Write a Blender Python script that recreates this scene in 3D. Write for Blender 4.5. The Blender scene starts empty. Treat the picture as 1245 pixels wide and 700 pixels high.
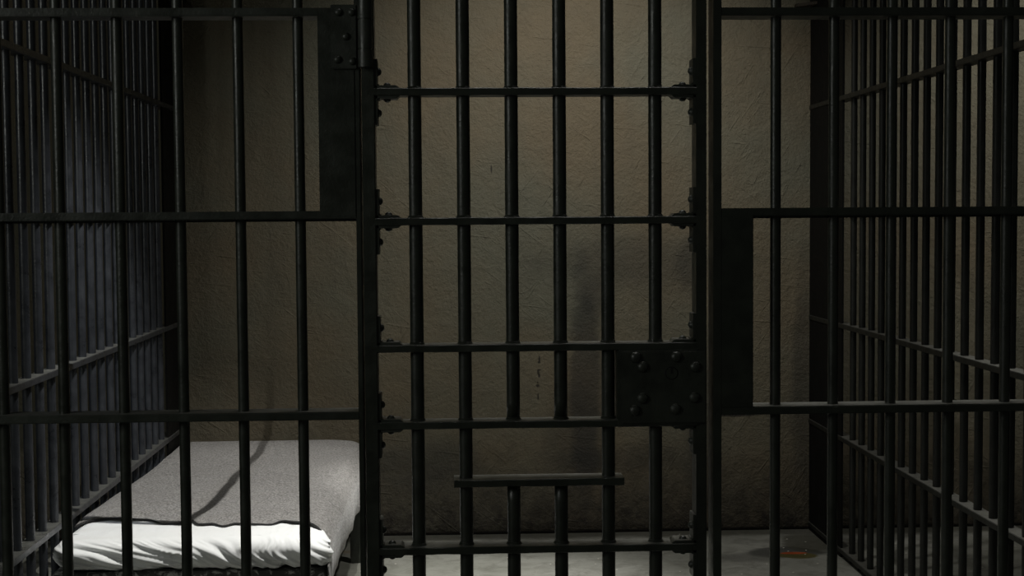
import bpy, bmesh, math, random
from mathutils import Vector, Matrix, noise
random.seed(7)
C = bpy.context.scene.collection
H = 1.31                      # height of the camera above the floor
D = 3.08                      # distance to the front face of the cell front
B = 5.865                      # distance to the back wall
XL, XR = -1.115, 1.493        # planes of the two side grates
CEIL = 2.85
LEV = [0.026 + 0.4293 * k for k in range(7)]      # heights of the rails of the cage

# ------------------------------------------------------------------ materials
def mat(name):
    m = bpy.data.materials.new(name); m.use_nodes = True
    nt = m.node_tree; b = nt.nodes['Principled BSDF']
    return m, nt, b
def N(nt, typ, **kw):
    n = nt.nodes.new(typ)
    for k, v in kw.items():
        if k.startswith('i_'):
            key = k[2:]
            key = int(key) if key.isdigit() else key.replace('_', ' ')
            n.inputs[key].default_value = v
        else: setattr(n, k, v)
    return n
def L(nt, a, b): nt.links.new(a, b)
def coords(nt, scale=(1, 1, 1), rot=(0, 0, 0)):
    g = N(nt, 'ShaderNodeNewGeometry')
    mp = N(nt, 'ShaderNodeMapping'); mp.inputs['Scale'].default_value = scale; mp.inputs['Rotation'].default_value = rot
    L(nt, g.outputs['Position'], mp.inputs['Vector']); return mp.outputs[0]
def ramp(nt, fac, stops):
    r = N(nt, 'ShaderNodeValToRGB'); e = r.color_ramp.elements
    while len(e) < len(stops): e.new(0.5)
    for el, (p, c) in zip(e, stops):
        el.position = p; el.color = (c, c, c, 1) if isinstance(c, (int, float)) else (*c, 1)
    L(nt, fac, r.inputs[0]); return r.outputs[0]
def mix(nt, fac, a, b, mode='MIX'):
    m = N(nt, 'ShaderNodeMix', data_type='RGBA', blend_type=mode)
    if isinstance(fac, (int, float)): m.inputs[0].default_value = fac
    else: L(nt, fac, m.inputs[0])
    for s, v in ((6, a), (7, b)):
        if isinstance(v, tuple): m.inputs[s].default_value = (*v, 1)
        else: L(nt, v, m.inputs[s])
    return m.outputs[2]
def math_(nt, op, a, b=None, c=None, clamp=False):
    m = N(nt, 'ShaderNodeMath', operation=op, use_clamp=clamp)
    for i, v in enumerate((a, b, c)):
        if v is None: continue
        if isinstance(v, (int, float)): m.inputs[i].default_value = v
        else: L(nt, v, m.inputs[i])
    return m.outputs[0]
def noise_(nt, vec, scale, detail=4, rough=0.55, dist=0):
    n = N(nt, 'ShaderNodeTexNoise'); n.inputs['Scale'].default_value = scale
    n.inputs['Detail'].default_value = detail; n.inputs['Roughness'].default_value = rough; n.inputs['Distortion'].default_value = dist
    L(nt, vec, n.inputs['Vector']); return n.outputs['Fac']
def bump(nt, b, h, strength, dist, prev=None):
    n = N(nt, 'ShaderNodeBump'); n.inputs['Strength'].default_value = strength; n.inputs['Distance'].default_value = dist
    L(nt, h, n.inputs['Height'])
    if prev is not None: L(nt, prev, n.inputs['Normal'])
    L(nt, n.outputs[0], b.inputs['Normal']); return n.outputs[0]

def iron(name, col, rough=0.42, spec=0.5, top_light=(0.12, 0.12, 0.108)):
    m, nt, b = mat(name)
    v = coords(nt)
    n1 = noise_(nt, v, 22, 5, 0.6); n2 = noise_(nt, v, 160, 3, 0.6)
    c2 = tuple(x * 0.62 for x in col)
    c = mix(nt, ramp(nt, n1, [(0.35, 0.0), (0.65, 1.0)]), c2, col)
    # overhead light painted into the upper faces as a paler colour
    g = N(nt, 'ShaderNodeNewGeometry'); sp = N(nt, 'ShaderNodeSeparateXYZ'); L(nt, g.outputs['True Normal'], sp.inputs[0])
    lit_f = math_(nt, 'MULTIPLY', ramp(nt, sp.outputs[2], [(0.7, 0.0), (0.95, 1.0)]), ramp(nt, noise_(nt, v, 45, 4, 0.6), [(0.3, 0.45), (0.65, 1.0)]))
    c = mix(nt, lit_f, c, top_light)
    L(nt, c, b.inputs['Base Color'])
    L(nt, ramp(nt, n1, [(0.3, rough - 0.1), (0.7, rough + 0.12)]), b.inputs['Roughness'])
    b.inputs['Specular IOR Level'].default_value = spec
    p = bump(nt, b, n1, 0.3, 0.003)
    vo = N(nt, 'ShaderNodeTexVoronoi'); vo.inputs['Scale'].default_value = 120; L(nt, v, vo.inputs['Vector'])
    hh = math_(nt, 'ADD', n2, ramp(nt, vo.outputs['Distance'], [(0.0, 0.5), (0.18, 0.0)]))
    bump(nt, b, hh, 0.45, 0.0012, p)
    return m
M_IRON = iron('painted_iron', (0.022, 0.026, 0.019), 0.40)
M_SIDE = iron('painted_iron_shaded', (0.012, 0.013, 0.011), 0.46, 0.35, (0.09, 0.09, 0.08))  # same paint as the front, darkened for the shade on these bars
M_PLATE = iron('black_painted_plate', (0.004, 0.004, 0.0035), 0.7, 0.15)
M_BLUE = iron('blue_lit_iron', (0.030, 0.033, 0.039), 0.34, 0.5)  # bluish light on the left bars tinted into the paint colour
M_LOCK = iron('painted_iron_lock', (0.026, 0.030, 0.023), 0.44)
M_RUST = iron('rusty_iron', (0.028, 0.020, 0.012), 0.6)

def blob(nt, x, z, cx, cz, rx, rz, soft=1.0, warp=None):
    """1 inside an ellipse on the wall, 0 outside."""
    dx = math_(nt, 'DIVIDE', math_(nt, 'SUBTRACT', x, cx), rx); dz = math_(nt, 'DIVIDE', math_(nt, 'SUBTRACT', z, cz), rz)
    d = math_(nt, 'SQRT', math_(nt, 'ADD', math_(nt, 'MULTIPLY', dx, dx), math_(nt, 'MULTIPLY', dz, dz)))
    if warp is not None: d = math_(nt, 'ADD', d, math_(nt, 'MULTIPLY', math_(nt, 'SUBTRACT', warp, 0.5), 0.9))
    r = N(nt, 'ShaderNodeMapRange', interpolation_type='SMOOTHSTEP')
    r.inputs[1].default_value = 1.0 + soft * 0.5; r.inputs[2].default_value = 1.0 - soft * 0.5
    L(nt, d, r.inputs[0]); return r.outputs[0]

def plaster(name, col, marks=True):
    m, nt, b = mat(name)
    v = coords(nt)
    sep = N(nt, 'ShaderNodeSeparateXYZ'); L(nt, v, sep.inputs[0]); x, z = sep.outputs[0], sep.outputs[2]
    big = noise_(nt, v, 1.6, 4, 0.6); med = noise_(nt, v, 9, 6, 0.65, 0.4)
    warm = tuple(c * k for c, k in zip(col, (1.06, 0.95, 0.82))); cool = tuple(c * k for c, k in zip(col, (0.93, 0.99, 0.96)))
    c = mix(nt, ramp(nt, big, [(0.35, 0.0), (0.65, 1.0)]), warm, cool)
    c = mix(nt, math_(nt, 'MULTIPLY', ramp(nt, med, [(0.45, 0.0), (0.75, 1.0)]), 0.22), c, tuple(k * 0.55 for k in col))
    # vertical streaks of old seepage
    vs = coords(nt, (9, 9, 0.5)); st = noise_(nt, vs, 1.0, 4, 0.6)
    c = mix(nt, math_(nt, 'MULTIPLY', ramp(nt, st, [(0.5, 0.0), (0.72, 1.0)]), 0.22), c, tuple(k * 0.5 for k in col))
    # damp grime creeping up from the floor
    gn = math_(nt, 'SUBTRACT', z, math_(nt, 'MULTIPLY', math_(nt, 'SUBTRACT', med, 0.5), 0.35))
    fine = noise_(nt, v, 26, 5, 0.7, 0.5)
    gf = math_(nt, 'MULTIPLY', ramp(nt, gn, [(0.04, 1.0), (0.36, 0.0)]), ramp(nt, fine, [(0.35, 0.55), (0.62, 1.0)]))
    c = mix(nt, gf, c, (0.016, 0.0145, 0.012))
    c = mix(nt, ramp(nt, math_(nt, 'ADD', z, math_(nt, 'MULTIPLY', fine, 0.006)), [(0.014, 1.0), (0.018, 0.0)]), c, (0.003, 0.003, 0.003))  # shade of the wall-foot groove painted as a black line
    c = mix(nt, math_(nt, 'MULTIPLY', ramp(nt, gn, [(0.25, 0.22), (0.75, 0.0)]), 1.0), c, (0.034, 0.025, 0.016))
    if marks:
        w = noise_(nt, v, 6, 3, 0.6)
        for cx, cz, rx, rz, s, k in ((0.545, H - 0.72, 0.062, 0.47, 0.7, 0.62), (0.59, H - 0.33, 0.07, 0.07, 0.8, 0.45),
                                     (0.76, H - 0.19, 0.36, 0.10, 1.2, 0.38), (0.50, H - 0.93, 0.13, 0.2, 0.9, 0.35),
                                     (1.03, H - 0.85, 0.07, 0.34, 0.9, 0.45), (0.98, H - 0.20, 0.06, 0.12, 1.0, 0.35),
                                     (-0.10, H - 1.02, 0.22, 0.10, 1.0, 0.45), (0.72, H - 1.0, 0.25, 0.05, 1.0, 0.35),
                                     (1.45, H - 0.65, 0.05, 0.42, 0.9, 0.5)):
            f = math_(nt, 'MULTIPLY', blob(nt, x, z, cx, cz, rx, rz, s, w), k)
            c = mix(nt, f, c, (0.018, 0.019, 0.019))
        # small dark scuffs one above the other, and some scratches
        for cx, cz, rx, rz in ((0.357, H - 0.588, 0.0035, 0.013), (0.356, H - 0.601, 0.006, 0.004), (0.352, H - 0.640, 0.0045, 0.010),
                               (0.356, H - 0.655, 0.0045, 0.009), (0.357, H - 0.632, 0.006, 0.003), (0.350, H - 0.697, 0.007, 0.006),
                               (0.350, H - 0.684, 0.003, 0.004), (0.351, H - 0.742, 0.003, 0.014), (0.166, H + 0.19, 0.0035, 0.018),
                               (1.075, H + 0.40, 0.012, 0.006), (1.17, H - 0.83, 0.09, 0.005), (1.14, H - 0.74, 0.06, 0.004), (1.31, H + 0.60, 0.004, 0.006)):
            c = mix(nt, math_(nt, 'MULTIPLY', blob(nt, x, z, cx, cz, rx, rz, 0.8, med), 0.85), c, (0.012, 0.011, 0.010))
    L(nt, c, b.inputs['Base Color'])
    b.inputs['Roughness'].default_value = 0.72; b.inputs['Specular IOR Level'].default_value = 0.3
    # trowelled plaster: swells, fine grain, raised scratches in several directions
    p = bump(nt, b, med, 0.5, 0.022)
    g = noise_(nt, v, 70, 5, 0.65, 0.3)
    p = bump(nt, b, g, 0.7, 0.0085, p)
    hs = None
    for k, (rot, sc) in enumerate((((0, 0.9, 0), (70, 70, 5)), ((0, -0.6, 0), (55, 55, 6)), ((0, 1.45, 0), (60, 60, 4)))):
        vv = coords(nt, (1, 1, 1), rot)
        mp = N(nt, 'ShaderNodeMapping'); mp.inputs['Scale'].default_value = sc; mp.inputs['Location'].default_value = (k * 3.1, 0, k * 1.7); L(nt, vv, mp.inputs['Vector'])
        s = noise_(nt, mp.outputs[0], 1.0, 2, 0.5, 0.5)
        s = ramp(nt, s, [(0.66, 0.0), (0.73, 1.0)])
        hs = s if hs is None else math_(nt, 'MAXIMUM', hs, s)
    patch = ramp(nt, noise_(nt, v, 3.5, 3, 0.6), [(0.36, 0.15), (0.6, 1.0)])
    bump(nt, b, math_(nt, 'MULTIPLY', hs, patch), 0.6, 0.0034, p)
    return m
M_WALL = plaster('aged_plaster', (0.132, 0.120, 0.090))
M_WALL2 = plaster('aged_plaster_dim', (0.06, 0.058, 0.052), False)  # darker copy of the plaster; the side walls' dimness is in the colour

def concrete():
    m, nt, b = mat('worn_concrete')
    v = coords(nt)
    sep = N(nt, 'ShaderNodeSeparateXYZ'); L(nt, v, sep.inputs[0]); x, y = sep.outputs[0], sep.outputs[1]
    big = noise_(nt, v, 2.2, 5, 0.6); med = noise_(nt, v, 11, 6, 0.65, 0.5); w = noise_(nt, v, 7, 3, 0.6)
    c = mix(nt, ramp(nt, big, [(0.35, 0.0), (0.68, 1.0)]), (0.155, 0.158, 0.135), (0.25, 0.25, 0.225))
    c = mix(nt, math_(nt, 'MULTIPLY', ramp(nt, med, [(0.46, 0.0), (0.68, 1.0)]), 0.6), c, (0.07, 0.068, 0.055))
    # shade along the foot of the back wall, painted into the floor
    shade_y = math_(nt, 'ADD', y, math_(nt, 'MULTIPLY', math_(nt, 'SUBTRACT', w, 0.5), 0.12))
    c = mix(nt, math_(nt, 'MULTIPLY', ramp(nt, math_(nt, 'SUBTRACT', shade_y, 5.0), [(0.74, 0.0), (0.80, 0.75)]), 1.0), c, (0.030, 0.029, 0.020))
    # dark spill with a rusty patch in it near the right grate
    for cx, cy, rx, ry, s, k, col in ((1.28, 5.47, 0.15, 0.09, 0.35, 0.85, (0.035, 0.036, 0.034)), (1.42, 5.62, 0.12, 0.16, 0.5, 0.75, (0.035, 0.034, 0.022)),
                                      (1.12, 5.40, 0.12, 0.07, 0.8, 0.55, (0.05, 0.05, 0.045)),
                                      (1.315, 5.415, 0.075, 0.05, 0.25, 0.85, (0.060, 0.050, 0.008)), (1.31, 5.455, 0.052, 0.017, 0.3, 0.95, (0.26, 0.045, 0.010)),
                                      (-0.37, 5.60, 0.14, 0.025, 0.9, 0.5, (0.12, 0.07, 0.02))):
        c = mix(nt, math_(nt, 'MULTIPLY', blob(nt, x, y, cx, cy, rx, ry, s, w), k), c, col)
    fl = N(nt, 'ShaderNodeTexVoronoi'); fl.inputs['Scale'].default_value = 16; L(nt, v, fl.inputs['Vector'])
    c = mix(nt, ramp(nt, fl.outputs['Distance'], [(0.045, 1.0), (0.075, 0.0)]), c, (0.6, 0.58, 0.52))
    L(nt, c, b.inputs['Base Color'])
    L(nt, ramp(nt, med, [(0.3, 0.38), (0.7, 0.6)]), b.inputs['Roughness'])
    p = bump(nt, b, med, 0.3, 0.01); bump(nt, b, noise_(nt, v, 90, 4, 0.6), 0.3, 0.002, p)
    return m
M_FLOOR = concrete()

def cloth_white():
    m, nt, b = mat('white_cotton')
    v = coords(nt); n = noise_(nt, v, 5, 3, 0.5)
    L(nt, mix(nt, n, (0.86, 0.87, 0.86), (0.80, 0.81, 0.81)), b.inputs['Base Color'])
    b.inputs['Roughness'].default_value = 0.8; b.inputs['Specular IOR Level'].default_value = 0.2
    bump(nt, b, noise_(nt, v, 40, 4, 0.6), 0.25, 0.003)
    return m
M_WHITE = cloth_white()
def wool():
    m, nt, b = mat('grey_wool')
    v = coords(nt); f = noise_(nt, v, 150, 3, 0.8); n = noise_(nt, v, 60, 4, 0.7); g = noise_(nt, coords(nt, (1, 1, 1)), 4, 3, 0.6)
    c = mix(nt, ramp(nt, f, [(0.38, 0.0), (0.62, 1.0)]), (0.075, 0.071, 0.067), (0.44, 0.425, 0.405))
    c = mix(nt, math_(nt, 'MULTIPLY', ramp(nt, n, [(0.4, 0.0), (0.7, 1.0)]), 0.35), c, (0.16, 0.15, 0.145))
    c = mix(nt, math_(nt, 'MULTIPLY', ramp(nt, g, [(0.4, 0.0), (0.7, 1.0)]), 0.18), c, (0.13, 0.12, 0.115))
    L(nt, c, b.inputs['Base Color']); b.inputs['Roughness'].default_value = 0.95; b.inputs['Specular IOR Level'].default_value = 0.1
    b.inputs['Sheen Weight'].default_value = 0.25
    bump(nt, b, f, 0.6, 0.003)
    return m
M_WOOL = wool()
def plain(name, col, rough):
    m, nt, b = mat(name)
    v = coords(nt); n = noise_(nt, v, 60, 3, 0.6)
    L(nt, mix(nt, n, tuple(c * 0.8 for c in col), tuple(c * 1.2 for c in col)), b.inputs['Base Color'])
    b.inputs['Roughness'].default_value = rough; bump(nt, b, n, 0.2, 0.002)
    return m
M_BIND = plain('dark_binding', (0.012, 0.012, 0.012), 0.8)
M_DARK = plain('plain_black', (0.004, 0.004, 0.004), 0.9)  # black for painted keyhole shade and for the cable
def worn():
    m, nt, b = mat('chipped_paint_steel')
    v = coords(nt); n = noise_(nt, v, 38, 5, 0.7, 0.6)
    L(nt, mix(nt, ramp(nt, n, [(0.52, 0.0), (0.60, 1.0)]), (0.045, 0.045, 0.042), (0.42, 0.42, 0.40)), b.inputs['Base Color'])
    b.inputs['Roughness'].default_value = 0.5; bump(nt, b, n, 0.5, 0.003)
    return m
M_WORN = worn()

# ------------------------------------------------------------------ mesh helpers
def link(name, bm, m, parent=None, smooth=False, bevel=0):
    if bevel:
        bmesh.ops.bevel(bm, geom=[e for e in bm.edges if len(e.link_faces) == 2 and e.calc_face_angle(0) > 0.6], offset=bevel, segments=2, affect='EDGES', clamp_overlap=True)
    me = bpy.data.meshes.new(name); bm.normal_update(); bm.to_mesh(me); bm.free()
    for p in me.polygons: p.use_smooth = smooth
    me.materials.append(m)
    o = bpy.data.objects.new(name, me); C.objects.link(o)
    if parent: o.parent = parent
    return o
def new(): return bmesh.new()
def box(bm, x0, x1, y0, y1, z0, z1):
    g = bmesh.ops.create_cube(bm, size=1)
    for v in g['verts']:
        v.co = Vector(((x0 + x1) / 2 + v.co.x * (x1 - x0), (y0 + y1) / 2 + v.co.y * (y1 - y0), (z0 + z1) / 2 + v.co.z * (z1 - z0)))
    return bm
def rod(bm, p, q, r, seg=20):
    p, q = Vector(p), Vector(q); d = q - p
    g = bmesh.ops.create_cone(bm, cap_ends=True, segments=seg, radius1=r, radius2=r, depth=d.length)
    rot = d.to_track_quat('Z', 'Y').to_matrix().to_4x4(); M = Matrix.Translation((p + q) / 2) @ rot
    for v in g['verts']: v.co = M @ v.co
    return bm
def smooth_by_angle(o, a=0.7):
    me = o.data
    for p in me.polygons: p.use_smooth = True
    bm = bmesh.new(); bm.from_mesh(me)
    for e in bm.edges:
        if len(e.link_faces) == 2 and e.calc_face_angle(0) > a: e.smooth = False
    bm.to_mesh(me); bm.free()
def dome(bm, p, n, r, h, seg=14, rings=5, flange=0.0):
    """rounded rivet head: base at p, pointing along n"""
    n = Vector(n).normalized(); rot = n.to_track_quat('Z', 'Y').to_matrix(); p = Vector(p)
    prof = [(r + flange, -0.002), (r + flange, flange * 0.3)] if flange else [(r, -0.002)]
    prof += [(r * math.cos(t), h * math.sin(t)) for t in [k / rings * math.pi / 2 for k in range(rings)]]
    rows = [[bm.verts.new(p + rot @ Vector((a * math.cos(u), a * math.sin(u), b))) for u in [2 * math.pi * i / seg for i in range(seg)]] for a, b in prof]
    for A, Bv in zip(rows, rows[1:]):
        for i in range(seg): bm.faces.new((A[i], A[(i + 1) % seg], Bv[(i + 1) % seg], Bv[i]))
    top = bm.verts.new(p + rot @ Vector((0, 0, h)))
    for i in range(seg): bm.faces.new((rows[-1][i], rows[-1][(i + 1) % seg], top))
    bm.faces.new(rows[0][::-1]); return bm
def thing(name, label, cat, loc=(0, 0, 0), group=None):
    o = bpy.data.objects.new(name, None); C.objects.link(o); o.location = loc; o.empty_display_size = 0.1
    o['label'] = label; o['category'] = cat
    if group: o['group'] = group
    return o
def place(o, root):
    """parent keeping world coordinates (roots are only translated)"""
    o.parent = root; o.matrix_parent_inverse = Matrix.Identity(4); o.location = o.location - root.location
def part(name, bm, m, root, smooth=False, bevel=0, angle=None):
    o = link(name, bm, m, None, smooth, bevel); place(o, root)
    if angle: smooth_by_angle(o, angle)
    return o
def sub(name, bm, m, parent, root, smooth=False, bevel=0):
    o = link(name, bm, m, None, smooth, bevel); o.parent = parent
    o.location = -(parent.location + root.location) if root else -parent.location
    return o
def structure(name, bm, m):
    o = link(name, bm, m); o['kind'] = 'structure'; return o

# bars: one mesh per kind, wavering very slightly like hand-painted forged rod
BARS = {}
def bar_mesh(r, z0, z1, m, key):
    if key in BARS: return BARS[key]
    bm = new(); seg = 20; n = max(2, int((z1 - z0) / 0.045)); rows = []
    for k in range(n + 1):
        z = z0 + (z1 - z0) * k / n
        row = []
        for i in range(seg):
            u = 2 * math.pi * i / seg
            rr = r * (1 + 0.035 * noise.noise(Vector((math.cos(u) * 1.3 + len(BARS) * 3, math.sin(u) * 1.3, z * 14))))
            row.append(bm.verts.new((rr * math.cos(u), rr * math.sin(u), z)))
        rows.append(row)
    for A, Bv in zip(rows, rows[1:]):
        for i in range(seg): bm.faces.new((A[i], A[(i + 1) % seg], Bv[(i + 1) % seg], Bv[i]))
    bm.faces.new(rows[0][::-1]); bm.faces.new(rows[-1])
    me = bpy.data.meshes.new('bar'); bm.to_mesh(me); bm.free(); me.materials.append(m)
    for p in me.polygons: p.use_smooth = True
    BARS[key] = me; return me
def bar(root, x, y, r, z0, z1, m, lean=0, nm='bar'):
    me = bar_mesh(r, z0, z1, m, (r, z0, z1, m.name))
    o = bpy.data.objects.new(nm, me); C.objects.link(o); o.parent = root
    o.location = Vector((x, y, 0)) - root.location
    o.rotation_euler.z = random.uniform(0, 6.28)
    return o

# ------------------------------------------------------------------ the room
structure('floor', box(new(), -3.4, 4.6, -1.2, B + 0.2, -0.1, 0.0), M_FLOOR)
structure('ceiling', box(new(), -3.4, 4.6, D - 0.3, B + 0.2, CEIL, CEIL + 0.1), M_WALL2)
bm = new()
bmesh.ops.create_grid(bm, x_segments=200, y_segments=80, size=1)
for v in bm.verts:
    x = 0.6 + v.co.x * 4.0; z = CEIL / 2 + v.co.y * (CEIL / 2 + 0.02)
    w = 0.006 * noise.noise(Vector((x * 1.3, 0, z * 1.3))) + 0.003 * noise.noise(Vector((x * 6, 3, z * 6)))
    # a shallow groove where the plaster stops above the floor
    if z < 0.016: w = -0.012
    v.co = Vector((x, B - w, z))
structure('wall_back', bm, M_WALL)
for p in bpy.data.objects['wall_back'].data.polygons: p.use_smooth = True
bpy.data.objects['wall_back'].modifiers.new('thickness', 'SOLIDIFY').thickness = 0.1
structure('wall_left', box(new(), -2.75, -2.65, D - 0.3, B, 0, CEIL), M_WALL2)
structure('wall_right', box(new(), 4.1, 4.2, D - 0.3, B, 0, CEIL), M_WALL2)

# ------------------------------------------------------------------ side grates
def side_grate(name, label, X, ys, sign, M_SIDE):
    root = thing(name, label, 'barred partition', (X, (D + B) / 2, 0))
    for k, z in enumerate(LEV):
        part('rail', box(new(), X - 0.0225, X + 0.0225, D + 0.075, B - 0.002, z - 0.009, z + 0.009), M_SIDE, root, bevel=0.0015)
    for y in ys:
        if y > B - (0.47 if sign < 0 else 0.26): continue
        bar(root, X, y, 0.0120, 0.0, LEV[-1] + 0.06, M_SIDE)
    part('end_plate', box(new(), *((X - 0.019, X - 0.011) if sign < 0 else (X + 0.011, X + 0.019)), B - (0.49 if sign < 0 else 0.30), B - 0.002, 0.0, LEV[-1] + 0.05), M_PLATE, root)
    # gusset that ties the top rail in view to the back wall
    for z in (LEV[5],):
        bm = new(); s = sign; t = 0.008
        pts = [(X, B - 0.003), (X + s * 0.085, B - 0.003), (X + s * 0.085, B - 0.035), (X, B - 0.13)]
        lo = [bm.verts.new((a, b_, z - 0.024)) for a, b_ in pts]; hi = [bm.verts.new((a, b_, z - 0.012)) for a, b_ in pts]
        bm.faces.new(lo[::-1]); bm.faces.new(hi)
        for i in range(4): bm.faces.new((lo[i], lo[(i + 1) % 4], hi[(i + 1) % 4], hi[i]))
        bmesh.ops.recalc_face_normals(bm, faces=bm.faces)
        g = part('wall_gusset', bm, M_RUST, root); g['label'] = 'rust brown corner plate'
    return root
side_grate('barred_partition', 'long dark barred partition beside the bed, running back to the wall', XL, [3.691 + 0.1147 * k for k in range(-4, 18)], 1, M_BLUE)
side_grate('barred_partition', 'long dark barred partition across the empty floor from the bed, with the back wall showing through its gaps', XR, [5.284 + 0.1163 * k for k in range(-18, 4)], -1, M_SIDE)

# ------------------------------------------------------------------ cell front
YB = D + 0.036       # axis of the fixed bars
RT = 0.0087          # half thickness of rails
def front_rail(root, x0, x1, z, lip=False):
    part('rail', box(new(), x0, x1, D, D + 0.070, z - RT, z + RT), M_IRON, root, bevel=0.0018)
    if lip: part('rail_lip', box(new(), x0, x1, D + 0.052, D + 0.069, z - RT - 0.0050, z - RT + 0.001), M_IRON, root)
FR = [z + 0.0 for z in (0.026, 0.455, H - 0.4262, H + 0.0042, H + 0.4330, H + 0.862, H + 1.285)]
sx = (D + 0.036) / D
XF_L = [-0.8244 * sx + 0.1262 * sx * k for k in (-2, -1, 0, 1, 2, 3, 4)]
XF_R = [0.6994 * sx + 0.12633 * sx * k for k in range(0, 7)]

lp = thing('barred_panel', 'fixed barred panel in front of the bed, hinge side of the cell door', 'barred panel', (-0.65, YB, 0))
for k, z in enumerate(FR):
    front_rail(lp, XL - 0.025, -0.276 if k == 4 else -0.1995, z, lip=(k == 3))
for x in XF_L: bar(lp, x, YB, 0.0115, 0.0, FR[-1] + 0.06, M_IRON)
part('jamb', box(new(), -0.2015, -0.1905, D, D + 0.060, 0, FR[-1] + 0.05), M_IRON, lp, bevel=0.0015)
part('corner_post', box(new(), XL - 0.025, XL + 0.025, D + 0.005, D + 0.07, 0, FR[-1] + 0.05), M_IRON, lp)
pl = part('jamb_plate', box(new(), -0.2785, -0.2012, D - 0.001, D + 0.012, H + 0.000, H + 0.4415), M_IRON, lp, bevel=0.0015)
hg = part('hinge', box(new(), -0.2498, -0.1955, D - 0.009, D - 0.001, H + 0.3125, H + 0.4470), M_LOCK, lp, bevel=0.0015)
for x, z in ((-0.2327, 0.4305), (-0.2050, 0.4305), (-0.2178, 0.380), (-0.2357, 0.3316), (-0.2045, 0.3281)):
    sub('bolt', dome(new(), (x, D - 0.009, H + z), (0, -1, 0), 0.0085, 0.0065), M_LOCK, hg, lp, smooth=True)
bm = new()
for z0, z1, r in ((0.3142, 0.3515, 0.0158), (0.3525, 0.4140, 0.0152), (0.4150, 0.4720, 0.0158)):
    rod(bm, (-0.1768, D - 0.017, H + z0), (-0.1768, D - 0.017, H + z1), r, 28)
rod(bm, (-0.1768, D - 0.017, H + 0.316), (-0.1768, D - 0.017, H + 0.47), 0.0135, 20)
hb = sub('hinge_barrel', bm, M_LOCK, hg, lp, bevel=0.0012); smooth_by_angle(hb, 0.5)

rp = thing('barred_panel', 'fixed barred panel over bare floor, lock side of the cell door', 'barred panel', (1.05, YB, 0))
for k, z in enumerate(FR): front_rail(rp, 0.581, XR + 0.025, z, lip=(k == 3))
for x in XF_R: bar(rp, x, YB, 0.0115, 0.0, FR[-1] + 0.06, M_IRON)
part('jamb', box(new(), 0.5645, 0.5825, D, D + 0.060, 0, FR[-1] + 0.05), M_IRON, rp, bevel=0.0010)
part('corner_post', box(new(), XR - 0.025, XR + 0.025, D + 0.005, D + 0.07, 0, FR[-1] + 0.05), M_IRON, rp)
part('jamb_plate', box(new(), 0.5820, 0.6515, D - 0.001, D + 0.012, H - 0.4190, H + 0.0000), M_IRON, rp, bevel=0.0015)

# ------------------------------------------------------------------ the door
dr = thing('cell_door', 'barred cell door between the two fixed panels, with square lock plate and food slot', 'cell door', (0.18, D + 0.03, 0)); dr['kind'] = 'thing'
ZB, ZT = 0.030, H + 0.815
x0, x1 = -0.1595, 0.5275
part('stile', box(new(), -0.1870, x0, D, D + 0.058, ZB - 0.01, ZT), M_IRON, dr, bevel=0.0018)
part('stile', box(new(), x1, 0.5500, D, D + 0.058, ZB - 0.01, ZT), M_IRON, dr, bevel=0.0018)
DR = [H + z for z in (0.2647, -0.0111, -0.2837, -0.4499, -0.7228)] + [H + 0.5400, H + 0.8060, 0.315, 0.045]
T = 0.0079
def uneven_bar(xa, xb, ya, yb, z, t):
    """a flat bar whose edges waver a little under thick paint"""
    bm = new(); n = 48
    rows = []
    for i in range(n + 1):
        x = xa + (xb - xa) * i / n
        w = 0.0009 * noise.noise(Vector((x * 22, z * 9, 0))); w2 = 0.0009 * noise.noise(Vector((x * 22, z * 9, 5))); w3 = 0.0010 * noise.noise(Vector((x * 30, z * 9, 9)))
        c = 0.0016
        pr = [(ya + w3 + c, z - t + w2), (ya + w3, z - t + w2 + c), (ya + w3, z + t + w - c), (ya + w3 + c, z + t + w), (yb - c, z + t), (yb, z + t - c), (yb, z - t + c), (yb - c, z - t)]
        rows.append([bm.verts.new((x, a, b_)) for a, b_ in pr])
    for A, Bv in zip(rows, rows[1:]):
        for i in range(8): bm.faces.new((A[i], A[(i + 1) % 8], Bv[(i + 1) % 8], Bv[i]))
    bm.faces.new(rows[0][::-1]); bm.faces.new(rows[-1]); bmesh.ops.recalc_face_normals(bm, faces=bm.faces)
    return bm
for z in DR: part('rail', uneven_bar(x0 - 0.002, x1 + 0.002, D, D + 0.058, z, T), M_IRON, dr)
sl = part('food_slot_ledge', uneven_bar(0.0015, 0.3700, D - 0.004, D + 0.060, H - 0.5760, 0.0080), M_IRON, dr)
DB = [-0.0755 + 0.10365 * k for k in range(6)]
YD = D + 0.030
for k, x in enumerate(DB):
    if k in (2, 3):
        bar(dr, x, YD, 0.01445, H - 0.4499, ZT, M_IRON); bar(dr, x, YD, 0.01445, ZB, H - 0.5760, M_IRON)
    else: bar(dr, x, YD, 0.01445, ZB, ZT, M_IRON)
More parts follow.
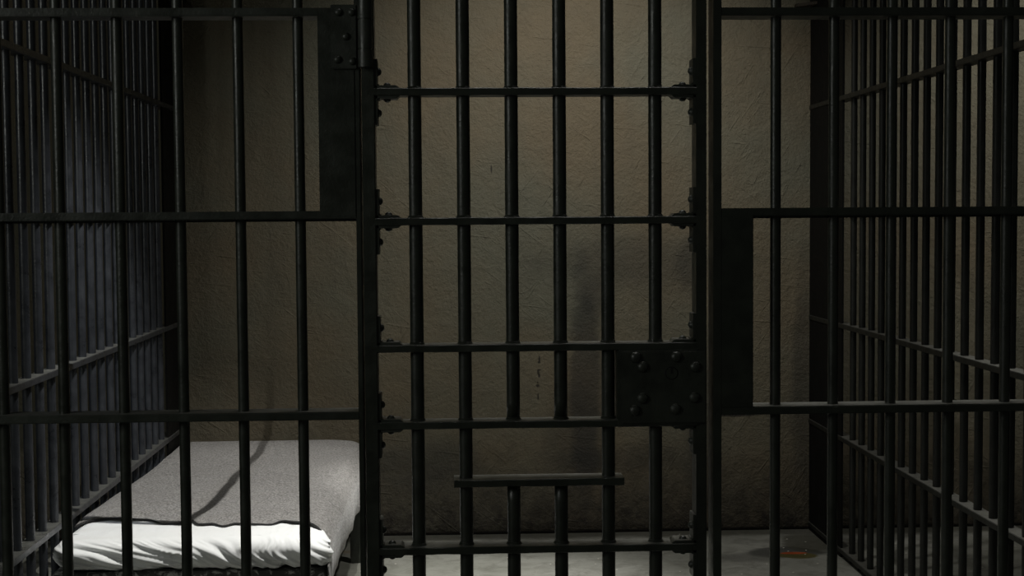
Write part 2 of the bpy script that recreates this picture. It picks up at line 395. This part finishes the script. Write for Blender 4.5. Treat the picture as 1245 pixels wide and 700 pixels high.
# weld beads where the bars come through the rails
def weld_mesh():
    bm = new(); seg = 18; rows = []
    for r, dz in ((0.0190, 0.0), (0.0165, 0.0022), (0.0150, 0.0060), (0.0140, 0.0062)):
        rows.append([bm.verts.new((r * (1 + 0.07 * noise.noise(Vector((u * 2, 3, 9)))) * math.cos(u), r * math.sin(u), dz)) for u in [2 * math.pi * i / seg for i in range(seg)]])
    for A, Bv in zip(rows, rows[1:]):
        for i in range(seg): bm.faces.new((A[i], A[(i + 1) % seg], Bv[(i + 1) % seg], Bv[i]))
    me = bpy.data.meshes.new('weld_bead'); bm.to_mesh(me); bm.free(); me.materials.append(M_IRON)
    for p in me.polygons: p.use_smooth = True
    return me
WM = weld_mesh()
for zi in range(5):
    for k, x in enumerate(DB):
        if zi == 3 and k == 5: continue
        o = bpy.data.objects.new('weld_bead', WM); C.objects.link(o); o.parent = dr
        o.location = Vector((x, YD, DR[zi] + T - 0.001)) - dr.location; o.rotation_euler.z = random.uniform(0, 6)
# riveted corner brackets
def bracket(xs, side, z, up):
    """xs: inner face of the stile, side +1 = bracket grows to +x; z: face of the rail, up = +1/-1"""
    bm = new(); t = 0.0062; w = 0.052; hgt = 0.062
    a, b_ = sorted((xs - side * 0.001, xs + side * w)); z0, z1 = sorted((z - up * 0.001, z + up * t))
    box(bm, a, b_, D + 0.004, D + 0.054, z0, z1)
    # clipped end of the foot
    for v in bm.verts:
        if abs(v.co.x - (xs + side * w)) < 1e-6 and abs(v.co.z - (z + up * t)) < 1e-6: v.co.x -= side * 0.006
        if abs(v.co.x - (xs + side * w)) < 1e-6 and v.co.y < D + 0.02: v.co.x += side * 0.003
    a, b_ = sorted((xs - side * 0.001, xs + side * t)); z0, z1 = sorted((z, z + up * hgt))
    g0 = len(bm.verts); box(bm, a, b_, D + 0.004, D + 0.054, z0, z1)
    # fillet
    for k in range(3):
        box(bm, *sorted((xs, xs + side * (0.010 - 0.003 * k))), D + 0.006, D + 0.052, *sorted((z + up * t * 0.9, z + up * (t + 0.002 * (k + 1)))))
    o = part('corner_bracket', bm, M_LOCK, dr, bevel=0.0008)
    sub('bolt', dome(new(), (xs + side * 0.026, D + 0.024, z + up * t), (0, 0, up), 0.0082, 0.0072, flange=0.002), M_LOCK, o, dr, smooth=True)
    sub('bolt', dome(new(), (xs + side * t, D + 0.024, z + up * 0.036), (side, 0, 0), 0.0088, 0.0080, flange=0.002), M_LOCK, o, dr, smooth=True)
for z in DR:
    for up in (1, -1):
        if not (abs(z - (H - 0.2837)) < 1e-3 and up == -1): bracket(x0, 1, z + up * T, up)
        if (z, up) in ((DR[2], -1), (DR[3], 1)): continue
        if z == DR[8] and up == -1: continue
        bracket(x1, -1, z + up * T, up)
# lock plate
bm = new()
box(bm, 0.3560, x1 + 0.004, D - 0.004, D + 0.050, H - 0.4560, H - 0.2905)
lk = part('lock_plate', bm, M_LOCK, dr, bevel=0.002)
sub('lock_cover', box(new(), 0.3625, x1 + 0.020, D - 0.008, D - 0.0035, H - 0.4500, H - 0.2940), M_LOCK, lk, dr, bevel=0.0015)
for x, z in ((0.3951, -0.3066), (0.4102, -0.3273), (0.4828, -0.3065), (0.5242, -0.3286), (0.4100, -0.3951), (0.5226, -0.3949), (0.3930, -0.4214), (0.4810, -0.4192)):
    sub('bolt', dome(new(), (x, D - 0.008, H + z), (0, -1, 0), 0.0125, 0.0080, seg=9, rings=4), M_LOCK, lk, dr, smooth=True)
# keyhole: shade of the gap and slot painted as black disc and block
kx, kz = 0.4727, H - 0.3414
bm = new(); rod(bm, (kx, D - 0.0078, kz), (kx, D - 0.0084, kz), 0.0142, 32)
sub('keyhole_shade', bm, M_DARK, lk, dr)
bm = new(); rod(bm, (kx, D - 0.0080, kz), (kx, D - 0.0094, kz), 0.0120, 32)
sub('lock_cylinder', bm, M_LOCK, lk, dr)
sub('key_slot_shade', box(new(), kx - 0.0026, kx + 0.0026, D - 0.0098, D - 0.0080, kz - 0.001, kz + 0.0125), M_DARK, lk, dr)

# header beam above the door
hd = link('lintel_beam', box(new(), -0.1905, 0.5625, D + 0.002, D + 0.058, FR[5] - 0.009, FR[5] + 0.05), M_IRON)
hd['label'] = 'dark steel beam over the barred cell door'; hd['category'] = 'beam'

# ------------------------------------------------------------------ the bunk
BX0, BX1 = -1.088, -0.352
YF, YE = 3.90, 5.84
bk = thing('bunk_frame', 'steel bunk frame with chipped paint under the white mattress', 'bed frame', (-0.72, 4.9, 0))
ZM = 0.352            # top of the tray
part('end_rail', box(new(), BX0, BX1, YF, YF + 0.03, ZM - 0.045, ZM - 0.001), M_WORN, bk, bevel=0.003)
part('end_rail', box(new(), BX0, BX1, YE - 0.03, YE, ZM - 0.045, ZM - 0.001), M_WORN, bk, bevel=0.003)
part('side_rail', box(new(), BX0, BX0 + 0.03, YF + 0.03, YE - 0.03, ZM - 0.045, ZM - 0.001), M_WORN, bk, bevel=0.003)
part('side_rail', box(new(), BX1 - 0.03, BX1, YF + 0.03, YE - 0.03, ZM - 0.045, ZM - 0.001), M_WORN, bk, bevel=0.003)
part('tray', box(new(), BX0 + 0.02, BX1 - 0.02, YF + 0.02, YE - 0.02, ZM - 0.008, ZM), M_WORN, bk)
for x in (BX0 + 0.0, BX1 - 0.040):
    for y in (4.12, 5.41):
        part('leg', box(new(), x, x + 0.040, y, y + 0.04, 0.0, ZM - 0.02), M_IRON, bk, bevel=0.002)

# mattress in a white sheet: rounded box, swollen and creased at its front end
def ztop(y):   # height of the mattress top along the bed
    t = min(1, max(0, (y - 4.05) / 1.2)); return 0.441 - 0.030 * t * t * (3 - 2 * t)
bm = new(); nx, ny, nz = 230, 240, 26
def mattress_point(u, v, w):
    X0, X1, Y0, Y1 = BX0 - 0.000, BX1 + 0.004, YF - 0.022, YE - 0.005
    y_ = Y0 + (Y1 - Y0) * v
    fr = max(0, 1 - (y_ - Y0) / 0.30)            # 1 at the front end
    be = max(0, 1 - (YE - y_) / 0.5)
    zb = ZM + 0.001; zt = ztop(y_) - 0.006 * (1 - fr) - 0.010 * be * be
    X0 -= 0.010 * fr; X1 += -0.020 + 0.042 * fr ** 1.5
    r = 0.043 + 0.0 * be
    p = Vector((X0 + (X1 - X0) * u, y_, zb + (zt - zb) * w))
    rz = (zt - zb) / 2 - 0.001; r = min(r, rz)
    fx = 1.4 if p.x < -0.7 else 0.45
    q = Vector((min(max(p.x, X0 + r * fx), X1 - r * fx), min(max(p.y, Y0 + r * 1.3), Y1 - r), min(max(p.z, zb + r), zt - r)))
    d = Vector(((p.x - q.x) / fx, (p.y - q.y) / 1.3, p.z - q.z))
    if d.length > 1e-6:
        n = d.normalized(); s = max(abs(n.x), abs(n.y), abs(n.z))
        e = Vector((n.x * r * fx, n.y * r * 1.3, n.z * r)); dd = d.length * s / r if False else max(abs(d.x), abs(d.y), abs(d.z)) / r
        p = q + e * dd
    else: n = Vector((0, 0, 1))
    cx = max(0, (p.x - (BX1 - 0.20)) / 0.20) * (1 - fr) ; p.z -= max(0, p.z - zb - 0.02) / (zt - zb) * (0.035 * cx * cx + 0.02 * cx * be)
    # creases
    if fr > 0:
        hgt = (p.z - zb) / max(1e-3, (zt - zb))
        g = max(0.0, 1 - hgt) ** 0.7
        a = p.x * 17 + hgt * 2.2 + 1.6 * noise.noise(Vector((p.x * 4, hgt * 1.5, 2)))
        if p.x < -0.72: a = p.x * 12 + hgt * 3.8 + 1.4 * noise.noise(Vector((p.x * 4, hgt * 1.5, 7)))
        ridge = 1 - abs(noise.noise(Vector((a * 1.5, p.y * 5, 0.3)))) * 2.4
        ridge2 = 1 - abs(noise.noise(Vector((a * 3.1 + 9, p.y * 7, hgt * 1.2)))) * 2.2
        amp = 0.0175 * g + 0.0018
        disp = amp * (0.85 * (ridge - 0.5) + 0.55 * (ridge2 - 0.5)) + 0.007 * noise.noise(Vector((p.x * 4.5, p.y * 3, hgt * 2)))
        p += Vector((n.x, n.y, n.z * (0.5 if n.z > 0 else 0.25))) * disp * min(1, fr * 2.0)
        # the sheet corners tuck in at the ends
        ex = min(abs(p.x - X0), abs(p.x - X1))
        if ex < 0.10 and p.y < Y0 + 0.12:
            k = (1 - ex / 0.10); p.y += (0.026 if p.x < -0.7 else 0.008) * k * k; p.z += 0.004 * k * (0.5 - hgt) * 2
    p.z = max(p.z, ZM + 0.002)
    return p
def grid_faces(f, nu, nv):
    g = [[f(i / nu, j / nv) for j in range(nv + 1)] for i in range(nu + 1)]
    return g
verts = {}
def V(u, v, w):
    k = (round(u, 5), round(v, 5), round(w, 5))
    if k not in verts: verts[k] = bm.verts.new(mattress_point(u, v, w))
    return verts[k]
# finer steps near the front end
vs = [((j / ny) ** 1.9) for j in range(ny + 1)]
us = [i / nx for i in range(nx + 1)]; ws = [k / nz for k in range(nz + 1)]
for i in range(nx):
    for j in range(ny):
        for w in (0.0, 1.0):
            q = [V(us[i], vs[j], w), V(us[i + 1], vs[j], w), V(us[i + 1], vs[j + 1], w), V(us[i], vs[j + 1], w)]
            bm.faces.new(q if w else q[::-1])
    for k in range(nz):
        for v_ in (0.0, 1.0):
            q = [V(us[i], v_, ws[k]), V(us[i + 1], v_, ws[k]), V(us[i + 1], v_, ws[k + 1]), V(us[i], v_, ws[k + 1])]
            bm.faces.new(q if v_ == 0 else q[::-1])
for j in range(ny):
    for k in range(nz):
        for u in (0.0, 1.0):
            q = [V(u, vs[j], ws[k]), V(u, vs[j + 1], ws[k]), V(u, vs[j + 1], ws[k + 1]), V(u, vs[j], ws[k + 1])]
            bm.faces.new(q[::-1] if u == 0 else q)
bmesh.ops.smooth_vert(bm, verts=bm.verts, factor=0.4, use_axis_x=True, use_axis_y=True, use_axis_z=True)
mt = link('mattress', bm, M_WHITE, smooth=True)
mt['label'] = 'creased white sheeted mattress bulging out from under the grey blanket'; mt['category'] = 'mattress'

# blanket: lies over the top, hangs down the open side, wavy bound edge at the front
FOLD = [(-1.13, 4.10), (-1.094, 4.124), (-1.05, 4.162), (-1.008, 4.183), (-0.964, 4.167), (-0.895, 4.166), (-0.821, 4.103), (-0.782, 4.097), (-0.759, 4.14), (-0.719, 4.075), (-0.686, 4.083), (-0.648, 4.048), (-0.622, 4.078),
        (-0.581, 4.066), (-0.518, 4.066), (-0.49, 4.109), (-0.446, 4.094), (-0.384, 4.078)]
def yfold(x):
    if x <= FOLD[0][0]: return FOLD[0][1]
    for (a, ya), (b_, yb) in zip(FOLD, FOLD[1:]):
        if x <= b_:
            t = (x - a) / (b_ - a); t = t * t * (3 - 2 * t); return ya + (yb - ya) * t
    return FOLD[-1][1]
RC = 0.075; XE = BX1 + 0.018
def section(s, y):
    """s = arc length from the grate side; returns x, z, normal on the blanket surface"""
    zt = ztop(y) + 0.008
    xl = BX0 + 0.004
    flat = (XE - RC) - xl; arc = RC * math.pi / 2
    if s < flat:
        return xl + s, zt - 0.012 * max(0, 1 - s / 0.05) ** 2 , Vector((0, 0, 1))
    if s < flat + arc:
        t = (s - flat) / RC; return XE - RC + RC * math.sin(t), zt - RC + RC * math.cos(t), Vector((math.sin(t), 0, math.cos(t)))
    d = s - flat - arc; return XE + 0.004 * math.sin(min(1, d / 0.1) * 3) - 0.10 * d, zt - RC - d, Vector((1, 0, 0))
S_TOP = (XE - RC) - (BX0 + 0.004); S_ALL = S_TOP + RC * math.pi / 2 + 0.085
bm = new(); nu, nv = 260, 260; top = []
for i in range(nu + 1):
    s = S_ALL * i / nu; row = []
    x_, z_, n_ = section(s, 4.2)
    if s <= S_TOP: y0 = yfold(x_)
    else:
        d = s - S_TOP; y0 = 4.078 - 0.26 * min(1, d / 0.13) ** 1.0 * 0.75
    for j in range(nv + 1):
        t = j / nv; t2 = t ** 1.15; y = y0 + (YE - 0.003 - y0) * t2
        x, z, n = section(s, y)
        side = max(0, min(1, (s - S_TOP - 0.03) / 0.08))
        w = 0.004 * noise.noise(Vector((x * 3.2, y * 2.6, 1))) + 0.0018 * noise.noise(Vector((x * 9, y * 6, 4))) 
        w += side * 0.008 * noise.noise(Vector((0.5, y * 9, z * 3)))
        fe = max(0, 1 - t2 / 0.05)
        w += fe * 0.003 * noise.noise(Vector((x * 16, 1.5, 8))) - fe * 0.005
        # rounds down towards the back wall
        be = max(0, 1 - (YE - y) / 0.10); ce = max(0, (x - (XE - 0.20)) / 0.20) * max(0, 1 - (YE - y) / 0.5); z -= 0.022 * ce * ce
        p = Vector((x, y, z - 0.028 * be * be)) + n * w
        row.append(bm.verts.new(p))
    top.append(row)
for i in range(nu):
    for j in range(nv): bm.faces.new((top[i][j], top[i + 1][j], top[i + 1][j + 1], top[i][j + 1]))
edge_pts = [r[0].co.copy() for r in top]
bl = link('blanket', bm, M_WOOL, smooth=True)
bl['label'] = 'grey wool blanket with dark bound edge spread over the bed'; bl['category'] = 'blanket'
so = bl.modifiers.new('thickness', 'SOLIDIFY'); so.thickness = 0.004; so.offset = -1
bm = new(); prev = None; seg = 8
for i in range(0, int(len(edge_pts) * (S_TOP + 0.10) / S_ALL), 2):
    p = edge_pts[i]; q = edge_pts[min(i + 2, len(edge_pts) - 1)]; o_ = edge_pts[max(i - 2, 0)]
    tg = (q - o_).normalized(); up = Vector((0, 0, 1)) - tg * tg.z
    if up.length < 0.2: up = Vector((0, -1, 0)) - tg * tg.dot(Vector((0, -1, 0)))
    up.normalize(); bn = tg.cross(up)
    r = 0.0026
    ring = [bm.verts.new(p + Vector((0, -0.001, -0.001)) + (up * math.cos(a) * r + bn * math.sin(a) * r * 1.2)) for a in [2 * math.pi * k / seg for k in range(seg)]]
    if prev:
        for k in range(seg): bm.faces.new((prev[k], prev[(k + 1) % seg], ring[(k + 1) % seg], ring[k]))
    prev = ring
bd = link('bound_edge', bm, M_BIND, bl, smooth=True); bd['label'] = 'black bound edge'

# unseen cable added above the view to throw the thin shadow on the blanket
LAMP = Vector((-0.10, 3.70, 2.72))
def over(x, y, z=2.27, zb=0.424):
    """point of the cable whose shadow from the lamp falls at (x, y) on the bed"""
    t = (LAMP.z - z) / (LAMP.z - zb); return Vector((LAMP.x + (x - LAMP.x) * t, LAMP.y + (y - LAMP.y) * t, z))
pts = [Vector((-0.30, 3.74, CEIL - 0.005)), Vector((-0.25, 3.765, 2.50))]
for i in range(49):
    y = 4.10 + 1.75 * i / 48
    pts.append(over(-0.740 - 0.014 * max(0, y - 5.2) + 0.006 * math.sin((y - 4.1) * 6.2 - 0.4) + 0.008 * noise.noise(Vector((y * 4.5, 0, 0))) - 0.025 * max(0, 1 - (y - 4.1) / 0.25), y))
pts += [pts[-1] + Vector((0, 0.010, 0.015)), Vector((pts[-1].x, pts[-1].y + 0.012, CEIL - 0.005))]
bm = new(); prev = None
for i, c in enumerate(pts):
    tg = (pts[min(i + 1, len(pts) - 1)] - pts[max(i - 1, 0)]).normalized(); ax = Vector((1, 0, 0)); ax = (ax - tg * ax.dot(tg)).normalized(); ay = tg.cross(ax)
    ring = [bm.verts.new(c + (ax * math.cos(a) + ay * math.sin(a)) * 0.0032) for a in [2 * math.pi * k / 8 for k in range(8)]]
    if prev:
        for k in range(8): bm.faces.new((prev[k], prev[(k + 1) % 8], ring[(k + 1) % 8], ring[k]))
    prev = ring
cb = link('added_shadow_cable', bm, M_DARK, smooth=True); cb['label'] = 'thin black cable added out of view to shade the blanket'; cb['category'] = 'cable'

# ------------------------------------------------------------------ lights
def light(name, typ, loc, energy, col, target=None, **kw):
    d = bpy.data.lights.new(name, typ); d.energy = energy; d.color = col
    for k, v in kw.items(): setattr(d, k, v)
    o = bpy.data.objects.new(name, d); C.objects.link(o); o.location = loc
    if target is not None: o.rotation_euler = (Vector(target) - Vector(loc)).to_track_quat('-Z', 'Y').to_euler()
    return o
NEU = (1.0, 0.985, 0.94)
light('bed_lamp', 'SPOT', LAMP, 200, NEU, (-0.70, 4.50, 0.40), spot_size=math.radians(56), spot_blend=0.65, shadow_soft_size=0.0015)
light('floor_bulb', 'SPOT', (0.15, 4.60, 2.72), 330, NEU, (0.15, 4.95, 0.0), spot_size=math.radians(34), spot_blend=1.0, shadow_soft_size=0.04)
light('wall_fill_light', 'SPOT', (0.55, 4.55, 2.78), 99, (1.0, 0.97, 0.91), (0.46, B, 0.95), spot_size=math.radians(99), spot_blend=1.0, shadow_soft_size=0.03)  # added spot to brighten the back wall; stands for no fixture
light('next_cell_washer', 'SPOT', (2.55, 4.6, 2.78), 80, (1.0, 0.97, 0.90), (2.4, B, 1.4), spot_size=math.radians(76), spot_blend=1.0, shadow_soft_size=0.05)
light('rail_top_fill', 'AREA', (0.85, 3.75, 2.80), 13, NEU, (0.85, 3.75, 0), shape='RECTANGLE', size=2.0, size_y=1.4, spread=math.radians(50))  # unseen downward light added so the rail tops look lit
light('left_cell_lamp', 'SPOT', (-2.1, 3.75, 2.1), 14, (0.72, 0.82, 1.0), (-1.0, 4.7, 0.4), spot_size=math.radians(50), spot_blend=0.8, shadow_soft_size=0.02)
light('corridor_lamp', 'AREA', (-2.9, 1.0, 2.2), 18, (0.97, 1.0, 0.93), (-0.1, 3.1, 1.3), shape='RECTANGLE', size=0.6, size_y=1.2)

w = bpy.data.worlds.new('World'); bpy.context.scene.world = w; w.use_nodes = True
w.node_tree.nodes['Background'].inputs[0].default_value = (0.95, 1.0, 0.88, 1); w.node_tree.nodes['Background'].inputs[1].default_value = 0.030

# ------------------------------------------------------------------ camera
R = ((0.9990765474821316, 0.041992271979765884, 0.009094029093928443), (-0.04239460613739317, 0.9978575671412547, 0.04982943978604911), (-0.006982094359084085, -0.05016896244605381, 0.9987163388898007))
cam = bpy.data.cameras.new('camera'); co = bpy.data.objects.new('camera', cam); C.objects.link(co)
M = Matrix.Identity(4)
for i in range(3):
    M[i][0] = R[i][0]; M[i][1] = R[i][2]; M[i][2] = -R[i][1]
M[2][3] = H
co.matrix_world = M
cam.sensor_width = 36; cam.lens = 1749.19 * 36 / 1245; cam.clip_start = 0.05
bpy.context.scene.camera = co
vs_ = bpy.context.scene.view_settings
vs_.view_transform = 'Standard'; vs_.look = 'None'; vs_.exposure = 0.0; vs_.gamma = 1.0; vs_.use_curve_mapping = False
